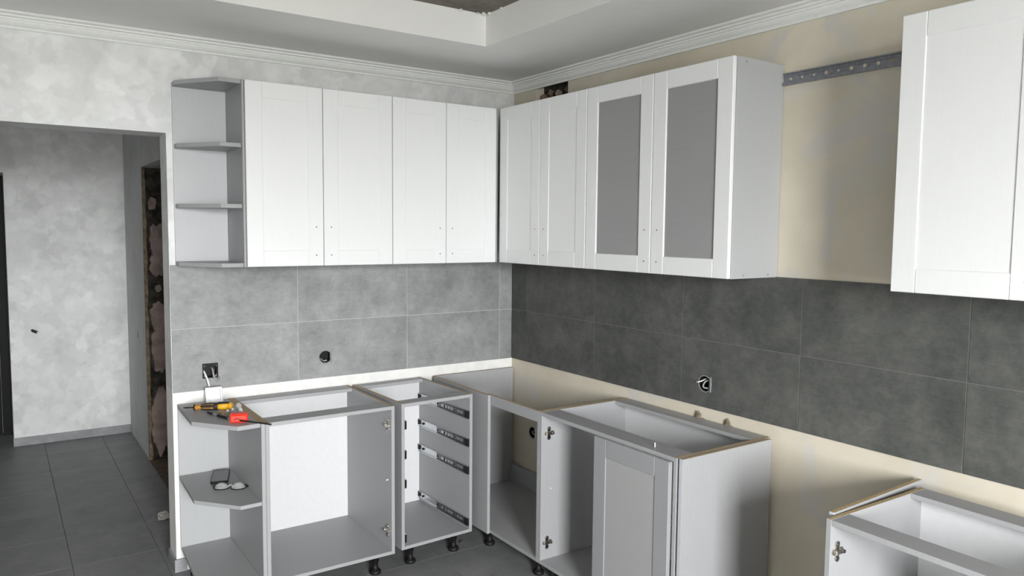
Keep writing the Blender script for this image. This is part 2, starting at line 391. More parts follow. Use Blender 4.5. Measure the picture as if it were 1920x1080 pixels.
# cornices
prof = [(0, 0), (.008, 0), (.010, .004), (.008, .008), (.010, .010), (.018, .016), (.024, .024), (.027, .032), (.0335, .032), (.0335, .037), (.036, .040), (.044, .042), (.044, .048), (.048, .050), (.057, .053), (.060, .0605), (0, .0605)]
ZB = ZC-.0605
def cornice(name, A, B, ins, along):
    bm = bmesh.new(); ra = [bm.verts.new(A(o_, z)) for o_, z in prof]; rb = [bm.verts.new(B(o_, z)) for o_, z in prof]; n = len(prof)
    for i in range(n): bm.faces.new([ra[i], ra[(i+1) % n], rb[(i+1) % n], rb[i]])
    bm.faces.new(ra); bm.faces.new(rb)
    struct(name, bm, 'cornice_white')
e = WALLY-.0005
cornice('trim_cornice_back', lambda o_, z: (XL+o_, e-o_, ZB+z-.0003), lambda o_, z: (e-o_, e-o_, ZB+z-.0003), 0, 0)
cornice('trim_cornice_right', lambda o_, z: (e-o_, e-o_, ZB+z-.0003), lambda o_, z: (e-o_, YF+o_, ZB+z-.0003), 0, 0)
cornice('trim_cornice_left', lambda o_, z: (XL+o_, e-o_, ZB+z-.0003), lambda o_, z: (XL+o_, YF+o_, ZB+z-.0003), 0, 0)
# skirtings
struct('baseboard_hall_end', box(bmesh.new(), DX-.004, HX-.001, HY-.010, HY-.0005, .0005, .062, .001), 'skirting_tile')
struct('baseboard_jamb', box(bmesh.new(), JX-.010, JX-.0005, WALLY-.010, .16, .0005, .062, .001), 'skirting_tile')
struct('baseboard_wall_end', box(bmesh.new(), JX-.010, JX+.045, WALLY-.011, WALLY-.0015, .0005, .062, .001), 'skirting_tile')
# exposed masonry in the chase under the cornice, over the corner cabinet
bm = bmesh.new(); g = [[bm.verts.new((.070-.022*abs(noise.noise(Vector((i*.55, j*.6, 7)))), -.21-i*.285/16, 2.15+j*.27/14)) for i in range(17)] for j in range(15)]
for j in range(14):
    for i in range(16): bm.faces.new([g[j][i], g[j][i+1], g[j+1][i+1], g[j+1][i]])
obj('exposed_masonry', bm, 'masonry_dark', wall_right)
for k, (y, z, s) in enumerate([(-.24, 2.345, .022), (-.30, 2.36, .02), (-.37, 2.345, .024), (-.45, 2.36, .02)]):
    b = lump(k, .02, s, s*.9, 2, .4); xf(b, T((.045, y, z))); obj('rubble_lump', b, 'plaster_ochre' if k != 2 else 'brick_pink', wall_right)

# entrance door at the end of the hall, wrapped in film
d = thing('door_1', 'black entrance door wrapped in clear crinkled film at the hall end', 'door', (-2.9, 3.2, 0)); d['kind'] = 'structure'
def dpart(n, b, m_, sm=False): o = obj(n, xf(b, T((2.9, -3.2, 0))), m_, d, sm); return o
bm = bmesh.new(); box(bm, DX-.062, DX-.003, 3.19, 3.28, .003, DH-.003, .003); box(bm, -3.355, -3.30, 3.19, 3.28, .003, DH-.003, .003); box(bm, -3.299, DX-.063, 3.19, 3.28, DH-.07, DH-.003, .003)
dpart('door_frame', bm, 'door_black')
dpart('door_leaf', box(bmesh.new(), -3.295, DX-.066, 3.215, 3.27, .012, DH-.075, .004), 'door_black')
bm = bmesh.new(); nx, nz = 40, 80
g = [[bm.verts.new((-3.28+i*.74/nx, 3.205-.012*abs(noise.noise(Vector((i*.35, j*.17, 3))))-.006*noise.noise(Vector((i*.9, j*.5, 8))), .03+j*1.78/nz)) for i in range(nx+1)] for j in range(nz+1)]
for j in range(nz):
    for i in range(nx): bm.faces.new([g[j][i], g[j][i+1], g[j+1][i+1], g[j+1][i]])
dpart('protective_film', bm, 'plastic_film', True)

# ------------------------------------------------------------------ cabinet fronts
FRW, DT = .072, .018
def front(name, parent, x0, x1, z0, z1, yb, mat, holes=None, glass=False):
    """framed door: inset panel with stiles, rails and drilled holes; front faces -y; back at yb"""
    yf = yb-DT
    if glass: p = obj(name, box(bmesh.new(), x0+FRW-.008, x1-FRW+.008, yb-.011, yb-.006, z0+FRW-.008, z1-FRW+.008), 'frosted_glass', parent)
    else: p = obj(name, box(bmesh.new(), x0+FRW-.012, x1-FRW+.012, yb-.0145, yb-.003, z0+FRW-.012, z1-FRW+.012), 'door_grey_panel' if mat == 'door_grey' else mat, parent)
    if glass: p['label'] = 'frosted grey glass pane'
    for a, b in ((x0, x0+FRW), (x1-FRW, x1)):
        obj('stile', box(bmesh.new(), a, b, yf, yb, z0, z1, .0022), mat, p)
    for a, b in ((z0, z0+FRW), (z1-FRW, z1)):
        obj('rail', box(bmesh.new(), x0+FRW+.0002, x1-FRW-.0002, yf, yb, a, b, .0022), mat, p)
    if holes:
        for z in holes[1]:
            bm = tube(bmesh.new(), [(holes[0], yf+.001, z), (holes[0], yf-.0006, z)], .0028, 10); obj('screw_hole', bm, 'dark_hole', p)
    return p
def wall_cabinet(label, loc, rz, w, doors, glass=False, side_r='board_grey', group=None):
    z0, z1, dp = .0, .815, .270                              # depth of the carcass behind the doors
    t = thing('wall_cabinet', label, 'cabinet', loc, rz, group); k = .016
    board('side_panel', t, .0005, k, -dp, 0, z0, z1); board('side_panel', t, w-k, w-.0005, -dp, 0, z0, z1, side_r)
    board('top_panel', t, k+.0003, w-k-.0003, -dp, 0, z1-k, z1); board('bottom_panel', t, k+.0003, w-k-.0003, -dp, 0, z0, z0+k)
    board('back_panel', t, k+.0003, w-k-.0003, -.012, -.004, z0+k+.0003, z1-k-.0003, 'hdf_white')
    for z in (.28, .55): board('shelf', t, k+.001, w-k-.001, -dp+.02, -.014, z, z+.016)
    for i, (a, b) in enumerate(doors):
        hx = b-.036 if i == 0 else a+.036
        front('door', t, a+.0015, b-.0015, .001, .814, -dp-.002, 'door_white', (hx, (.050, .180)), glass)
    return t
UZ = 1.431
wall_cabinet('white two-door wall cabinet on the back wall beside the open corner shelf', (-1.604, .006, UZ), 0, .700, [(0, .350), (.350, .700)], group='white wall cabinets')
wall_cabinet('white two-door wall cabinet with narrow doors on the back wall at the room corner', (-.9035, .006, UZ), 0, .603, [(0, .299), (.299, .603)], group='white wall cabinets')
c_ = wall_cabinet('white solid-door wall cabinet on the right wall at the room corner', (.006, -.289, UZ), -math.pi/2, .716, [(0, .360), (.360, .716)], group='white wall cabinets')
gcab = wall_cabinet('white wall cabinet with two frosted grey glass doors', (.006, -1.006, UZ), -math.pi/2, .824, [(0, .419), (.419, .824)], True, 'board_mid', group='white wall cabinets')
for x, y, z in ((.824, -.20, .012), (.824, -.055, .012), (.824, -.22, .80)):
    obj('screw_cap', tube(bmesh.new(), [(x-.0008, y, z), (x+.0008, y, z)], .0045, 10), 'wire_grey', gcab)
wall_cabinet('white wall cabinet hung apart on the right wall past the bare gap', (.006, -2.446, UZ), -math.pi/2, .800, [(0, .400), (.400, .800)], group='white wall cabinets')
f_ = thing('filler_strip', 'narrow grey filler strip in the corner between the white wall cabinets', 'filler', (-.293, -.27, UZ))
board('strip', f_, -.0065, .0065, -.005, .005, 0, .813, 'board_grey'); board('bracket', f_, -.0065, -.003, .0055, .03, .3, .34, 'zinc')

# open corner shelf on the wall
ps = thing('open_wall_shelf', 'grey open end shelf with slanted boards beside the doorway opening', 'shelf', (-1.7, .006, UZ))
def ploc(o): return T(-Vector(o.location))
pts = [(-1.846, .004), (-1.846, -.070), (-1.708, -.266), (-1.6155, -.266), (-1.6155, .004)]
pin = [(-1.842, -.005), (-1.842, -.066), (-1.705, -.258), (-1.6158, -.258), (-1.6158, -.005)]
for nm, z0, pp in (('bottom_board', 0, pts), ('shelf', .259, pin), ('shelf', .524, pin), ('top_board', .797, pts)):
    obj(nm, xf(prism(bmesh.new(), pp, UZ+z0, UZ+z0+.018, .0008), ploc(ps)), 'board_grey', ps)
obj('back_panel', xf(box(bmesh.new(), -1.846, -1.6158, -.0045, .0045, UZ+.0185, UZ+.7965), ploc(ps)), 'board_pale', ps)
obj('side_panel', xf(box(bmesh.new(), -1.6150, -1.6050, -.276, .004, UZ, UZ+.815, .0008), ploc(ps)), 'board_grey', ps)

# ------------------------------------------------------------------ base cabinets
ZK0, ZK1, K = .095, .795, .016
leg_src = {}
def leg(parent, x, y, h=ZK0):
    b = lathe(bmesh.new(), [(.0255, 0), (.0265, .004), (.0265, .012), (.022, .018), (.0135, .020), (.0135, .055), (.017, .058), (.017, .075), (.026, .078), (.026, h-.001)], 18)
    o = obj('leg', b, 'black_plastic', parent, True); o.location = (x, y, 0); return o
def hinge_plate(parent, x, y, z, sx):
    """cross-shaped mounting plate on a side panel; sx = +1 faces +x, -1 faces -x"""
    b = bmesh.new(); h = .004
    for (dy, dz, r_) in ((0, .017, .0075), (0, -.017, .0075), (.014, 0, .0085), (-.012, 0, .007)): tube(b, [(0, dy, dz), (h*sx, dy, dz)], r_, 14)
    box(b, min(0, h*sx), max(0, h*sx), -.006, .006, -.017, .017); box(b, min(0, .010*sx), max(0, .010*sx), -.012, .016, -.0055, .0055, .001)
    o = obj('hinge_plate', b, 'nickel', parent); o.location = (x, y, z); o.scale = (1.2, 1.25, 1.25)
    for dz in (.017, -.017): obj('screw', tube(bmesh.new(), [(h*sx, 0, dz), ((h+.002)*sx, 0, dz)], .0042, 10), 'dark_steel', o)
    obj('cam_screw', tube(bmesh.new(), [(h*sx, .014, 0), ((h+.009)*sx, .014, 0)], .0045, 10), 'dark_steel', o)
    return o
def pin_peg(parent, x, y, z, sx):
    b = tube(bmesh.new(), [(x, y, z), (x+.010*sx, y, z)], .0028, 10); return obj('shelf_pin', b, 'wire_white', parent)

# open end unit
eu = thing('open_base_shelf', 'grey open end base unit with slanted shelves holding tools', 'shelf', (-1.74, -.28, 0))
def el(b): return xf(b, T((1.74, .28, 0)))
PT = [(-1.856, -.012), (-1.868, -.372), (-1.728, -.556), (-1.6345, -.549), (-1.6345, -.012)]
PM = [(-1.856, -.018), (-1.868, -.385), (-1.722, -.560), (-1.6345, -.556), (-1.6345, -.018)]
PB = [(-1.852, -.012), (-1.868, -.385), (-1.722, -.562), (-1.6345, -.556), (-1.6345, -.012)]
for nm, z0, z1, pp in (('bottom_board', .106, .122, PB), ('shelf', .446, .462, PM), ('top_board', .777, .795, PT)):
    obj(nm, el(prism(bmesh.new(), pp, z0, z1, .0008)), 'board_grey', eu)
obj('back_panel', el(box(bmesh.new(), -1.854, -1.6345, -.0115, -.003, .106, .7765)), 'board_mid', eu)
obj('side_panel', el(box(bmesh.new(), -1.634, -1.6175, -.560, -.003, .095, .795, .0008)), 'board_grey', eu, chip=['+z'])
for x, y in ((-1.80, -.06), (-1.70, -.48)): leg(eu, x+1.74, y+.28, .106)

def carcass(name, label, cat, loc, rz, w, dp, back=True, rails=True, frontrail=.10, backrail=.09, legs=True):
    """local frame: x to the right, front towards -y, origin at the back-left floor corner"""
    t = thing(name, label, cat, loc, rz)
    board('side_panel', t, 0, K, -dp, 0, ZK0, ZK1, chip=['+z', '-z']); board('side_panel', t, w-K, w, -dp, 0, ZK0, ZK1, chip=['+z', '-z'])
    board('bottom_panel', t, K+.0002, w-K-.0002, -dp, -.002, ZK0, ZK0+K)
    if back: board('back_panel', t, K+.0002, w-K-.0002, -.022, -.018, ZK0+K+.0002, ZK1-K-.0008, 'hdf_white', 0)
    if rails:
        board('top_rail', t, K+.0002, w-K-.0002, -dp+.0005, -dp+frontrail, ZK1-K-.0005, ZK1-.0005); board('top_rail', t, K+.0002, w-K-.0002, -backrail, -.001, ZK1-K-.0005, ZK1-.0005)
    if legs:
        for x in (.075, w-.075):
            for y in (-dp+.055, -.06): leg(t, x, y)
    return t
A = carcass('base_cabinet', 'empty doorless grey base cabinet with white back beside the open tool shelf', 'cabinet', (-1.6165, -.006, 0), 0, .588, .554)
hinge_plate(A, .588-K, -.517, .700, -1); hinge_plate(A, .588-K, -.513, .197, -1); pin_peg(A, .588-K, -.515, .44, -1)

# drawer carcass, pushed slightly askew
BW, BD = .396, .525
B = carcass('drawer_cabinet', 'narrow grey drawer cabinet without drawers, metal slides on its sides', 'cabinet', (-.987, -.547, 0), R(2.4), BW, BD, frontrail=.075, backrail=.06)
B.location = Vector((-.987, -.547, 0)) + RZ(R(2.4)) @ Vector((0, BD, 0))
def slide(parent, x, sx, zc):
    y0, y1 = -BD+.002, -.022
    X = lambda a: x+sx*a
    def bx(b, a0, a1, *r, bev=0): return box(b, min(X(a0), X(a1)), max(X(a0), X(a1)), *r, bev)
    b = bmesh.new(); bx(b, 0, .0015, y0, y1, zc-.021, zc+.021); bx(b, .0015, .0105, y0, y1, zc+.0185, zc+.021); bx(b, .0015, .0105, y0, y1, zc-.021, zc-.0185)
    o = obj('drawer_slide', b, 'zinc', parent)
    b = bmesh.new(); bx(b, .002, .006, y0+.01, y0+.30, zc-.0165, zc+.0165); bx(b, .006, .0115, y0+.01, y0+.30, zc+.012, zc+.0165); bx(b, .006, .0115, y0+.01, y0+.30, zc-.0165, zc-.012)
    obj('inner_rail', b, 'dark_steel', o)
    b = bmesh.new()
    for k in range(7): bx(b, .006, .0068, y0+.055+k*.030, y0+.055+k*.030+(.017 if k % 3 else .022), zc-.0075, zc+.0075)
    obj('bearing_strip', b, 'zinc', o)
    for yy in (y0+.125, y0+.225, y0+.295, y1-.05): obj('slide_hole', tube(bmesh.new(), [(X(.0015), yy, zc), (X(.0078), yy, zc)], .0062, 10), 'dark_hole', o)
    b = bmesh.new(); bx(b, .0016, .012, y0, y0+.030, zc-.0185, zc+.0185, bev=.001); obj('stop_clip', b, 'black_plastic', o)
    b = bmesh.new(); bx(b, .0016, .009, y1-.016, y1, zc-.012, zc+.016, bev=.001); obj('end_clip', b, 'black_plastic', o)
for zc in (.692, .551, .411, .147):
    slide(B, BW-K, -1, zc); slide(B, K, 1, zc)

# corner cabinet: facing -x, its corner half closed by a blind panel
Cc = thing('corner_base_cabinet', 'grey corner base cabinet, open top and front, no back, wall socket inside', 'cabinet', (-.27, -.5, 0))
def cl(nm, x0, x1, y0, y1, z0, z1, mat='board_grey', chip=None): return obj(nm, xf(box(bmesh.new(), x0, x1, y0, y1, z0, z1, .0008), T((.27, .5, 0))), mat, Cc, chip=chip)
cl('side_panel', -.527, -.002, -.022, -.006, ZK0, .793, chip=['+z']); cl('side_panel', -.527, -.012, -1.0005, -.9845, ZK0, ZK1, chip=['+z'])
cl('blind_panel', -.5455, -.5295, -.600, -.040, ZK0, ZK1, chip=['+z']); cl('bottom_panel', -.527, -.003, -.984, -.0225, ZK0, ZK0+K)
cl('front_rail', -.5265, -.5105, -.984, -.560, .743, .793, chip=['+z']); cl('back_rail', -.019, -.003, -.984, -.0225, .1115, .216)
cl('stretcher', -.5285, -.5125, -.555, -.0225, .60, .64)
for x, y in ((-.478, -.52), (-.465, -.925), (-.07, -.10), (-.07, -.92)): leg(Cc, x+.27, y+.5)

# two-bay cabinet with one grey door fitted
D = carcass('base_cabinet', 'grey base cabinet with one framed grey door fitted, against the right wall', 'cabinet', (.000, -1.0022, 0), -math.pi/2, .829, .527)
front('door', D, .397, .811, .103, .779, -.529, 'door_grey')
hinge_plate(D, K, -.488, .695, 1); hinge_plate(D, K, -.492, .190, 1); pin_peg(D, K, -.477, .44, 1)
obj('dowel_pin', tube(bmesh.new(), [(.681, -.489, .795), (.681, -.489, .812)], .0022, 8), 'dowel', D)
ep = thing('end_panel', 'loose grey end panel standing against the side of the door-fitted base cabinet', 'panel', (-.28, -1.848, 0))
obj('board', xf(box(bmesh.new(), -.526, -.028, -1.859, -1.843, .0005, .797, .0008), T((.28, 1.848, 0))), 'board_grey', ep, chip=['+z'])
obj('edge_band', xf(box(bmesh.new(), -.5270, -.5262, -1.859, -1.843, .0005, .797), T((.28, 1.848, 0))), 'edge_grey', ep)

# cabinet at the right edge of the picture
EW, ED, ER = .60, .50, -math.pi/2-R(1.0)
E_ = carcass('base_cabinet', 'empty grey base cabinet with white back standing alone below the right wall cabinet', 'cabinet', (0, 0, 0), ER, EW, ED, frontrail=.085, backrail=.085)
E_.location = Vector((-.577, -2.456, -.004)) + RZ(ER) @ Vector((0, ED, 0))
hinge_plate(E_, K, -ED+.030, .697, 1)
sp = thing('side_panel_board', 'loose chipboard side panel standing in a wedge gap beside the lone cabinet', 'panel', (-.27, -2.436, 0), R(1.8))
obj('board', box(bmesh.new(), -.262, .258, -.008, .008, .0005, .796, .0008), 'board_grey', sp, chip=['+z'])
obj('edge_band', box(bmesh.new(), -.2630, -.2622, -.008, .008, .0005, .796), 'edge_grey', sp)

# ------------------------------------------------------------------ mounting rail on the right wall
mr = thing('mounting_rail', 'long perforated steel hanging rail screwed to the beige wall', 'rail', (WALLY, -2.05, 2.185))
def ml(b): return xf(b, T((-WALLY, 2.05, -2.185)))
b = bmesh.new(); Y0, Y1 = -2.90, -1.8325
box(b, .0035, .0075, Y0, Y1, 2.166, 2.212); box(b, -.004, .0035, Y0, Y1, 2.207, 2.212); box(b, -.006, .0035, Y0, Y1, 2.166, 2.170); box(b, -.006, -.003, Y0, Y1, 2.170, 2.176); box(b, .000, .0035, Y0, Y1, 2.196, 2.199)
obj('channel', ml(b), 'steel_rail', mr)
for k in range(9):
    y = -1.863-.0495*k; big = k in (3, 5, 6, 7)
    b = tube(bmesh.new(), [(.0036, y, 2.188), (.0024, y, 2.188)], .0066 if big else .0048, 12); obj('slot', ml(b), 'plaster_beige' if k < 8 else 'brass', mr)
    b = tube(bmesh.new(), [(.0036, y-.025, 2.188), (.0026, y-.025, 2.188)], .0028, 10); obj('pilot_hole', ml(b), 'wire_grey', mr)

# ------------------------------------------------------------------ socket boxes
def socket_box(label, loc, rz, r, square=False, wires=()):
    t = thing('socket_box', label, 'socket', loc, rz)                 # local: wall plane y = 0, into the wall +y
    b = bmesh.new(); n = 22; rr = r-.004; rings = []
    for (q, y) in ((rr, -.0005), (rr, .040), (.0001, .040)):
        rings.append([b.verts.new((q*math.cos(k*2*math.pi/n), y, q*math.sin(k*2*math.pi/n))) for k in range(n)])
    for a, c in zip(rings, rings[1:]):
        for k in range(n): b.faces.new([a[k], a[(k+1) % n], c[(k+1) % n], c[k]])
    obj('cup', b, 'black_plastic', t)
    b = bmesh.new()
    pts = [((r-.0025)*(1+.07*noise.noise(Vector((math.cos(k)*2, math.sin(k)*2, r*90+loc[0]))))*1 for k in ())]
    loop = []
    for k in range(25):
        a = k*2*math.pi/24; q = (r-.001)*(1+.06*noise.noise(Vector((math.cos(a)*2, math.sin(a)*2, loc[0]*9+loc[1]*5))))
        loop.append((q*math.cos(a), -.0014, q*math.sin(a)))
    tube(b, loop, .0020, 6, False); obj('plaster_ring', b, 'wire_grey', t)
    if square:
        b = bmesh.new(); s = r*.97
        for (x0, x1, z0, z1) in ((-s, s, s*.72, s), (-s, -s*.80, -s, s*.70), (s*.80, s, -s, s*.70), (-s, s, -s, -s*.86)): box(b, x0, x1, -.0042, -.0005, z0, z1, .0006)
        obj('frame', b, 'black_plastic', t)
    else:
        obj('mounting_tab', box(bmesh.new(), r*.70, r*.98, -.0036, -.0006, -r*.95, r*.92, .0005), 'zinc', t)
    for (m_, pts, rad) in wires:
        obj('wire', tube(bmesh.new(), spline(pts, 5), rad, 8), m_, t, True)
    return t
socket_box('square black socket box with loose wires above the tool shelf', (-1.707, 0, .936), 0, .036, True,
    [('wire_white', [(-.026, .030, .004), (-.028, -.010, -.004), (-.020, -.030, -.035), (-.014, -.040, -.066)], .0042),
     ('wire_grey', [(.010, .034, .012), (.008, -.012, .006), (.012, -.026, -.030), (.028, -.030, -.046), (.034, -.014, -.030)], .0046)])
socket_box('empty socket hole in the pale tiles above the doorless base cabinet', (-1.148, 0, .952), 0, .034, False,
    [('wire_grey', [(-.015, .034, -.012), (-.004, .012, -.022), (.010, .004, -.018)], .004)])
socket_box('open socket hole with black wires in the dark tiles of the right wall', (0, -1.490, .950), -math.pi/2, .036, False,
    [('wire_grey', [(.018, .030, .016), (0, .004, .010), (-.004, -.006, -.014), (.016, .010, -.020)], .0036), ('wire_white', [(-.016, .030, .018), (-.020, -.004, .008), (-.038, -.010, .002)], .003)])
socket_box('socket box on the beige wall inside the open corner cabinet', (WALLY, -.215, .440), -math.pi/2, .034, False,
    [('wire_grey', [(-.014, .030, .008), (0, -.004, .004), (.016, .010, -.016)], .004)])
hb = thing('wire_stub', 'small black wire stub poking out of the pale hall wall', 'wire', (-2.305, HY, .836))
obj('stub', tube(bmesh.new(), spline([(-.012, .001, .006), (-.006, -.03, .004), (.014, -.05, -.004)], 5), .010, 10), 'black_rubber', hb, True)
obj('core', tube(bmesh.new(), [(.014, -.05, -.004), (.024, -.054, -.006)], .005, 8), 'wire_white', hb)
ws = thing('wall_slot', 'tiny dark slot plate in the hall side wall by the rough doorway', 'plate', (HX, 2.25, .83))
board('plate', ws, -.004, -.0005, -.018, .018, -.03, .03, 'plaster_grey'); board('slot', ws, -.0052, -.0038, -.006, .006, -.02, .02, 'dark_hole', 0)

# ------------------------------------------------------------------ things on the top board of the end unit
TZ = .7955
sw = thing('light_switch', 'white wall switch hanging loose on wires over the tool shelf', 'switch', (-1.708, -.080, TZ), R(-4))
def sl(b): return xf(b, Matrix.Rotation(R(-26), 4, 'X') @ Matrix.Diagonal((.92, .92, .92, 1)))
b = bmesh.new(); box(b, -.041, .041, -.011, .0, .001, .083, .004); obj('frame', sl(b), 'switch_white', sw)
b = bmesh.new(); box(b, -.027, .027, -.0145, -.0105, .015, .069, .0012); obj('rocker', sl(b), 'switch_white', sw)
b = bmesh.new(); box(b, .0285, .0300, -.0118, -.0104, .015, .069); obj('gap', sl(b), 'wire_grey', sw)
b = bmesh.new(); box(b, -.025, .025, .0, .014, .018, .066, .002); obj('mechanism', sl(b), 'wire_white', sw)

def along(p, q, rz=0):
    p, q = Vector(p), Vector(q); return p, (q-p).normalized()
# screwdriver: black blade, amber and black handle with a yellow cap
p, d_ = along((-1.856, -.140, TZ+.010), (-1.663, -.246, TZ+.0165))
sd = thing('screwdriver', 'screwdriver with amber and black handle lying under the loose switch', 'tool', (p.x, p.y, TZ))
def ax_tube(prof, mat, nm, n=14, par=None):
    b = tube(bmesh.new(), [p+d_*s-Vector((p.x, p.y, TZ)) for s, r_ in prof], [r_ for s, r_ in prof], n); return obj(nm, b, mat, par or sd, True)
Ls = .2145
ax_tube([(0, .0012), (.010, .0030), (.048, .0030)], 'black_plastic', 'blade', 10)
h1 = ax_tube([(.046, .007), (.050, .012), (.060, .0125), (.072, .0095), (.082, .0100)], 'tool_amber', 'collar')
ax_tube([(.0462, .0078), (.0478, .0126), (.0515, .0134), (.054, .0128)], 'black_plastic', 'collar_ring', par=h1)
h2 = ax_tube([(.082, .0105), (.095, .0125), (.120, .0142), (.134, .0148)], 'tool_amber', 'handle')
for k in range(5):
    a = k*2*math.pi/5+.4; s_ = d_.cross(Vector((0, 0, 1))).normalized(); u_ = s_.cross(d_)
    b = tube(bmesh.new(), [p+d_*s+(s_*math.cos(a)+u_*math.sin(a))*(r_) - Vector((p.x, p.y, TZ)) for s, r_ in ((.078, .0078), (.095, .0100), (.120, .0120), (.137, .0122))], [.004, .0058, .0066, .0060], 8)
    obj('grip_strip', b, 'black_rubber', h2, True)
ax_tube([(.134, .0150), (.138, .0158), (.150, .0156), (.152, .0146)], 'black_rubber', 'grip_ring')
h3 = ax_tube([(.152, .0146), (.165, .0152), (.198, .0152)], 'tool_yellow', 'rear_grip')
b = tube(bmesh.new(), [p+d_*s+Vector((.001, .004, .0042))-Vector((p.x, p.y, TZ)) for s in (.153, .170, .199)], [.0150, .0152, .0148], 12); obj('rubber_pad', b, 'black_rubber', h3, True)
ax_tube([(.198, .0156), (.203, .0158), (.211, .0140), (.2145, .007)], 'tool_yellow', 'cap')

# red tape-measure box with a black rod
rb = thing('tape_measure', 'small red plastic box lying on the tool shelf edge', 'tool', (-1.702, -.478, TZ), R(-16))
b = bmesh.new(); box(b, -.036, .036, -.022, .022, 0, .036, .006); obj('case', b, 'tool_red', rb)
b = bmesh.new(); box(b, -.028, .028, -.0226, -.0215, .006, .028, .0005); obj('recess', b, 'tool_red', rb)
b = bmesh.new(); box(b, -.034, .034, -.020, .020, .0362, .0374, .0005); obj('lid_seam', b, 'tool_red', rb)
b = bmesh.new(); tube(b, [(-.020, -.0225, .012), (-.012, -.0228, .018), (0, -.0228, .018), (.004, -.0225, .012)], .0016, 6); obj('clip', b, 'black_plastic', rb)
rod = thing('black_rod', 'thin black hex rod sticking out past the red box over the shelf edge', 'tool', (-1.706, -.506, TZ))
o0 = Vector((-1.706, -.506, TZ)); b = tube(bmesh.new(), [Vector(q)-o0 for q in ((-1.706, -.506, TZ+.012), (-1.665, -.552, TZ+.010), (-1.612, -.612, TZ+.006))], .0034, 6); obj('shaft', b, 'black_plastic', rod)
b = tube(bmesh.new(), [Vector(q)-o0 for q in ((-1.612, -.612, TZ+.006), (-1.6095, -.615, TZ+.0058))], .0040, 8); obj('tip', b, 'dark_steel', rod)
# black driver / pen
pn = thing('pen', 'short black pen with silver tip lying in front of the screwdriver', 'pen', (-1.757, -.35, TZ))
o0 = Vector((-1.757, -.35, TZ)); Q = [Vector((-1.780, -.272, TZ+.006)), Vector((-1.768, -.318, TZ+.007)), Vector((-1.757, -.352, TZ+.0075)), Vector((-1.735, -.425, TZ+.007))]
b = tube(bmesh.new(), [Q[0]-o0, Q[1]-o0], [.0045, .0055], 10); obj('cap', b, 'black_plastic', pn, True)
b = tube(bmesh.new(), [Q[1]-o0, Q[2]-o0], [.0052, .0055], 10); obj('band', b, 'zinc', pn, True)
b = tube(bmesh.new(), [Q[2]-o0, Q[3]-o0], [.0070, .0062], 10); obj('barrel', b, 'black_plastic', pn, True)
b = tube(bmesh.new(), [Q[3]-o0, Q[3]-o0+(Q[3]-Q[2]).normalized()*.012], [.0048, .003], 10); obj('tip', b, 'zinc', pn, True)
# small bulb
lb = thing('light_bulb', 'tiny clear bulb with white base standing behind the red box', 'bulb', (-1.654, -.300, TZ), 0)
tl = Matrix.Rotation(R(62), 4, 'X') @ Matrix.Rotation(0, 4, 'Y')
b = lathe(bmesh.new(), [(.0075, -.022), (.0085, -.020), (.0085, -.006), (.0075, -.004)], 14); obj('base', xf(b, T((0, -.006, .0165)) @ Matrix.Rotation(R(-62), 4, 'X')), 'bulb_white', lb, True)
b = lathe(bmesh.new(), [(.0072, -.004), (.0105, .006), (.0125, .016), (.0110, .026), (.0060, .032), (.0005, .034)], 14); obj('glass', xf(b, T((0, -.006, .0165)) @ Matrix.Rotation(R(-62), 4, 'X')), 'clear_plastic', lb, True)
# loose screws between the tools
def screw(label, x, y, rz, mat='zinc', L=.022):
    t = thing('screw', label, 'screw', (x, y, TZ), rz, 'loose screws on the tool shelf')
    b = tube(bmesh.new(), [(0, 0, .0042), (L*.5, 0, .0034), (L, 0, .0022)], [.0022, .0020, .0006], 8); obj('shank', b, mat, t, True)
    b = tube(bmesh.new(), [(-.0025, 0, .0044), (0, 0, .0044)], [.0043, .0026], 10); obj('head', b, mat, t, True)
for lab, x, y, a, mt in (('brass screw lying nearest the screwdriver, left of the other loose screws', -1.735, -.30, 40, 'brass'), ('brass screw lying beside the black pen barrel', -1.722, -.335, -60, 'brass'), ('bright steel screw in the middle of the loose screws', -1.705, -.36, 10, 'zinc'),
        ('bright steel screw under the screwdriver handle end', -1.700, -.31, 100, 'zinc'), ('brass screw lying nearest the small clear bulb', -1.690, -.345, 200, 'brass'), ('dark steel screw touching the back of the red box', -1.716, -.39, -20, 'dark_steel')):
    screw(lab, x, y, R(a), mt)
for lab, x, y in (('white plastic wall plug beside the screwdriver handle end', -1.698, -.275), ('white plastic wall plug near the small bulb', -1.674, -.262), ('white plastic wall plug lying at the foot of the red box', -1.733, -.470)):
    t = thing('wall_plug', lab, 'wall plug', (x, y, TZ), 0, 'white wall plugs')
    obj('sleeve', tube(bmesh.new(), [(0, 0, .005), (.004, .012, .005)], [.005, .0042], 10), 'bulb_white', t, True); obj('collar', tube(bmesh.new(), [(-.0008, -.0024, .005), (0, 0, .005)], .0062, 10), 'bulb_white', t, True)

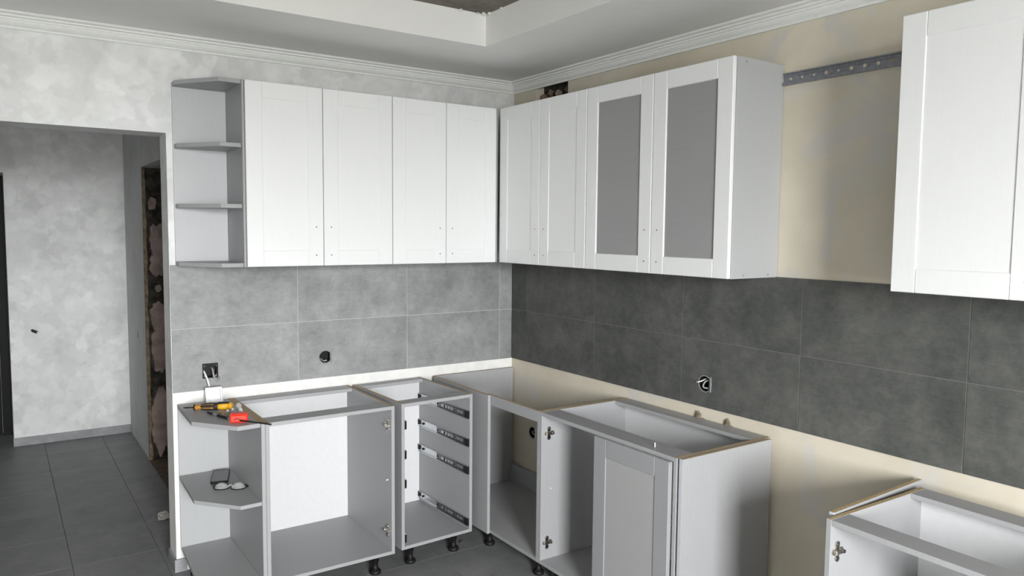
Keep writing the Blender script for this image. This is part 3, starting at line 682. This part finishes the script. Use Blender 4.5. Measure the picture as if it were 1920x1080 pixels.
# ------------------------------------------------------------------ things on the middle shelf
MZ = .4625
ph = thing('phone', 'black smartphone lying on the middle shelf of the open base unit', 'phone', (-1.7035, -.143, MZ), R(-17))
b = prism(bmesh.new(), [(.037*sx+q, .090*sy+w) for sx, sy, arr in ((1, 1, ((0, -.008), (-.003, -.003), (-.008, 0))), (-1, 1, ((.008, 0), (.003, -.003), (0, -.008))), (-1, -1, ((0, .008), (.003, .003), (.008, 0))), (1, -1, ((-.008, 0), (-.003, .003), (0, .008)))) for q, w in arr], 0, .010, .0012)
obj('body', b, 'black_plastic', ph); board('screen', ph, -.034, .034, -.080, .080, .0101, .0106, 'screen_black', 0)
gl = thing('safety_glasses', 'clear safety glasses with black rims on the middle shelf', 'glasses', (-1.706, -.322, MZ), R(-30))
for s in (-1, 1):
    b = bmesh.new(); n = 20; rings = []
    for (q, h) in ((1, 0), (.8, .012), (.5, .019), (.2, .0225)): rings.append([b.verts.new((s*.036+.031*q*math.cos(k*2*math.pi/n), .026*q*math.sin(k*2*math.pi/n), .006+h)) for k in range(n)])
    for a, c in zip(rings, rings[1:]):
        for k in range(n): b.faces.new([a[k], a[(k+1) % n], c[(k+1) % n], c[k]])
    b.faces.new(rings[-1]); obj('lens', b, 'clear_plastic', gl, True)
    lp = [(s*.036+.0315*math.cos(a), .0265*math.sin(a), .006) for a in [(math.pi*.0 if s > 0 else math.pi*.55)+k*math.pi*(1.45)/20 + (math.pi*.95 if s > 0 else 0) for k in range(21)]]
    obj('rim', tube(bmesh.new(), lp, .0026, 8), 'black_plastic', gl, True)
    obj('temple', tube(bmesh.new(), spline([(s*.068, .0, .007), (s*.074, .012, .008), (s*.060, .032, .006), (s*.005, .040, .005)], 5), .0026, 8), 'black_plastic', gl, True)
obj('bridge', tube(bmesh.new(), spline([(-.010, .004, .010), (0, .010, .016), (.010, .004, .010)], 5), .0024, 8), 'clear_plastic', gl, True)

# ------------------------------------------------------------------ bits on the floor and on the wall
def scrap(name, label, cat, loc, w, h, seed, mat, amp=.02):
    b = bmesh.new(); n = 10; g = []
    for j in range(n+1):
        g.append([b.verts.new(((i/n-.5)*w*(1-.5*j/n)+.01*noise.noise(Vector((i*.8, j*.5, seed))), (j/n-.5)*h, .004+amp*abs(noise.noise(Vector((i*.45, j*.45, seed+4)))))) for i in range(n+1)])
    for j in range(n):
        for i in range(n): b.faces.new([g[j][i], g[j][i+1], g[j+1][i+1], g[j+1][i]])
    t = thing(name, label, cat, loc, 0); o = obj('sheet', b, mat, t); md = o.modifiers.new('s', 'SOLIDIFY'); md.thickness = .0015; return t
scrap('paper_scrap', 'crumpled off-white paper scrap on the hall floor by the jamb', 'paper', (-1.797, .775, 0), .08, .12, 3, 'paper', .014)
def offcut(label, x, y, rz, mat):
    t = thing('offcut', label, 'debris', (x, y, 0), rz); b = bmesh.new(); tube(b, spline([(-.012, 0, .003), (0, .006, .010), (.014, 0, .004)], 4), .0028, 6); obj('curl', b, mat, t)
    b = lump(int(x*100), .006, .005, .004, 1, .3); obj('knot', xf(b, T((-.012, 0, .004))), mat, t)
offcut('small metal shaving on the floor between drawer and corner cabinets', -.592, -.43, .6, 'zinc')
offcut('small pale crumb on the floor in front of the corner cabinet', -.66, -.86, 2.0, 'wire_white')
for k, (lab, y, z, s) in enumerate((('brown foam lump on the beige wall behind the base cabinet rail, nearer the corner', -1.455, .799, .022), ('brown foam lump on the beige wall behind the base cabinet rail, nearer the end panel', -1.617, .799, .020))):
    t = thing('foam_lump', lab, 'foam', (WALLY, y, z)); obj('blob', xf(lump(k+11, .007, s*.8, s, 2, .6, 2.2), T((-.006, 0, .002))), 'rough_foam', t); obj('crumb', xf(lump(k+21, .006, s*1.6, s*.45, 2, .5, 2), T((-.006, -.014, -.012))), 'rough_foam', t)
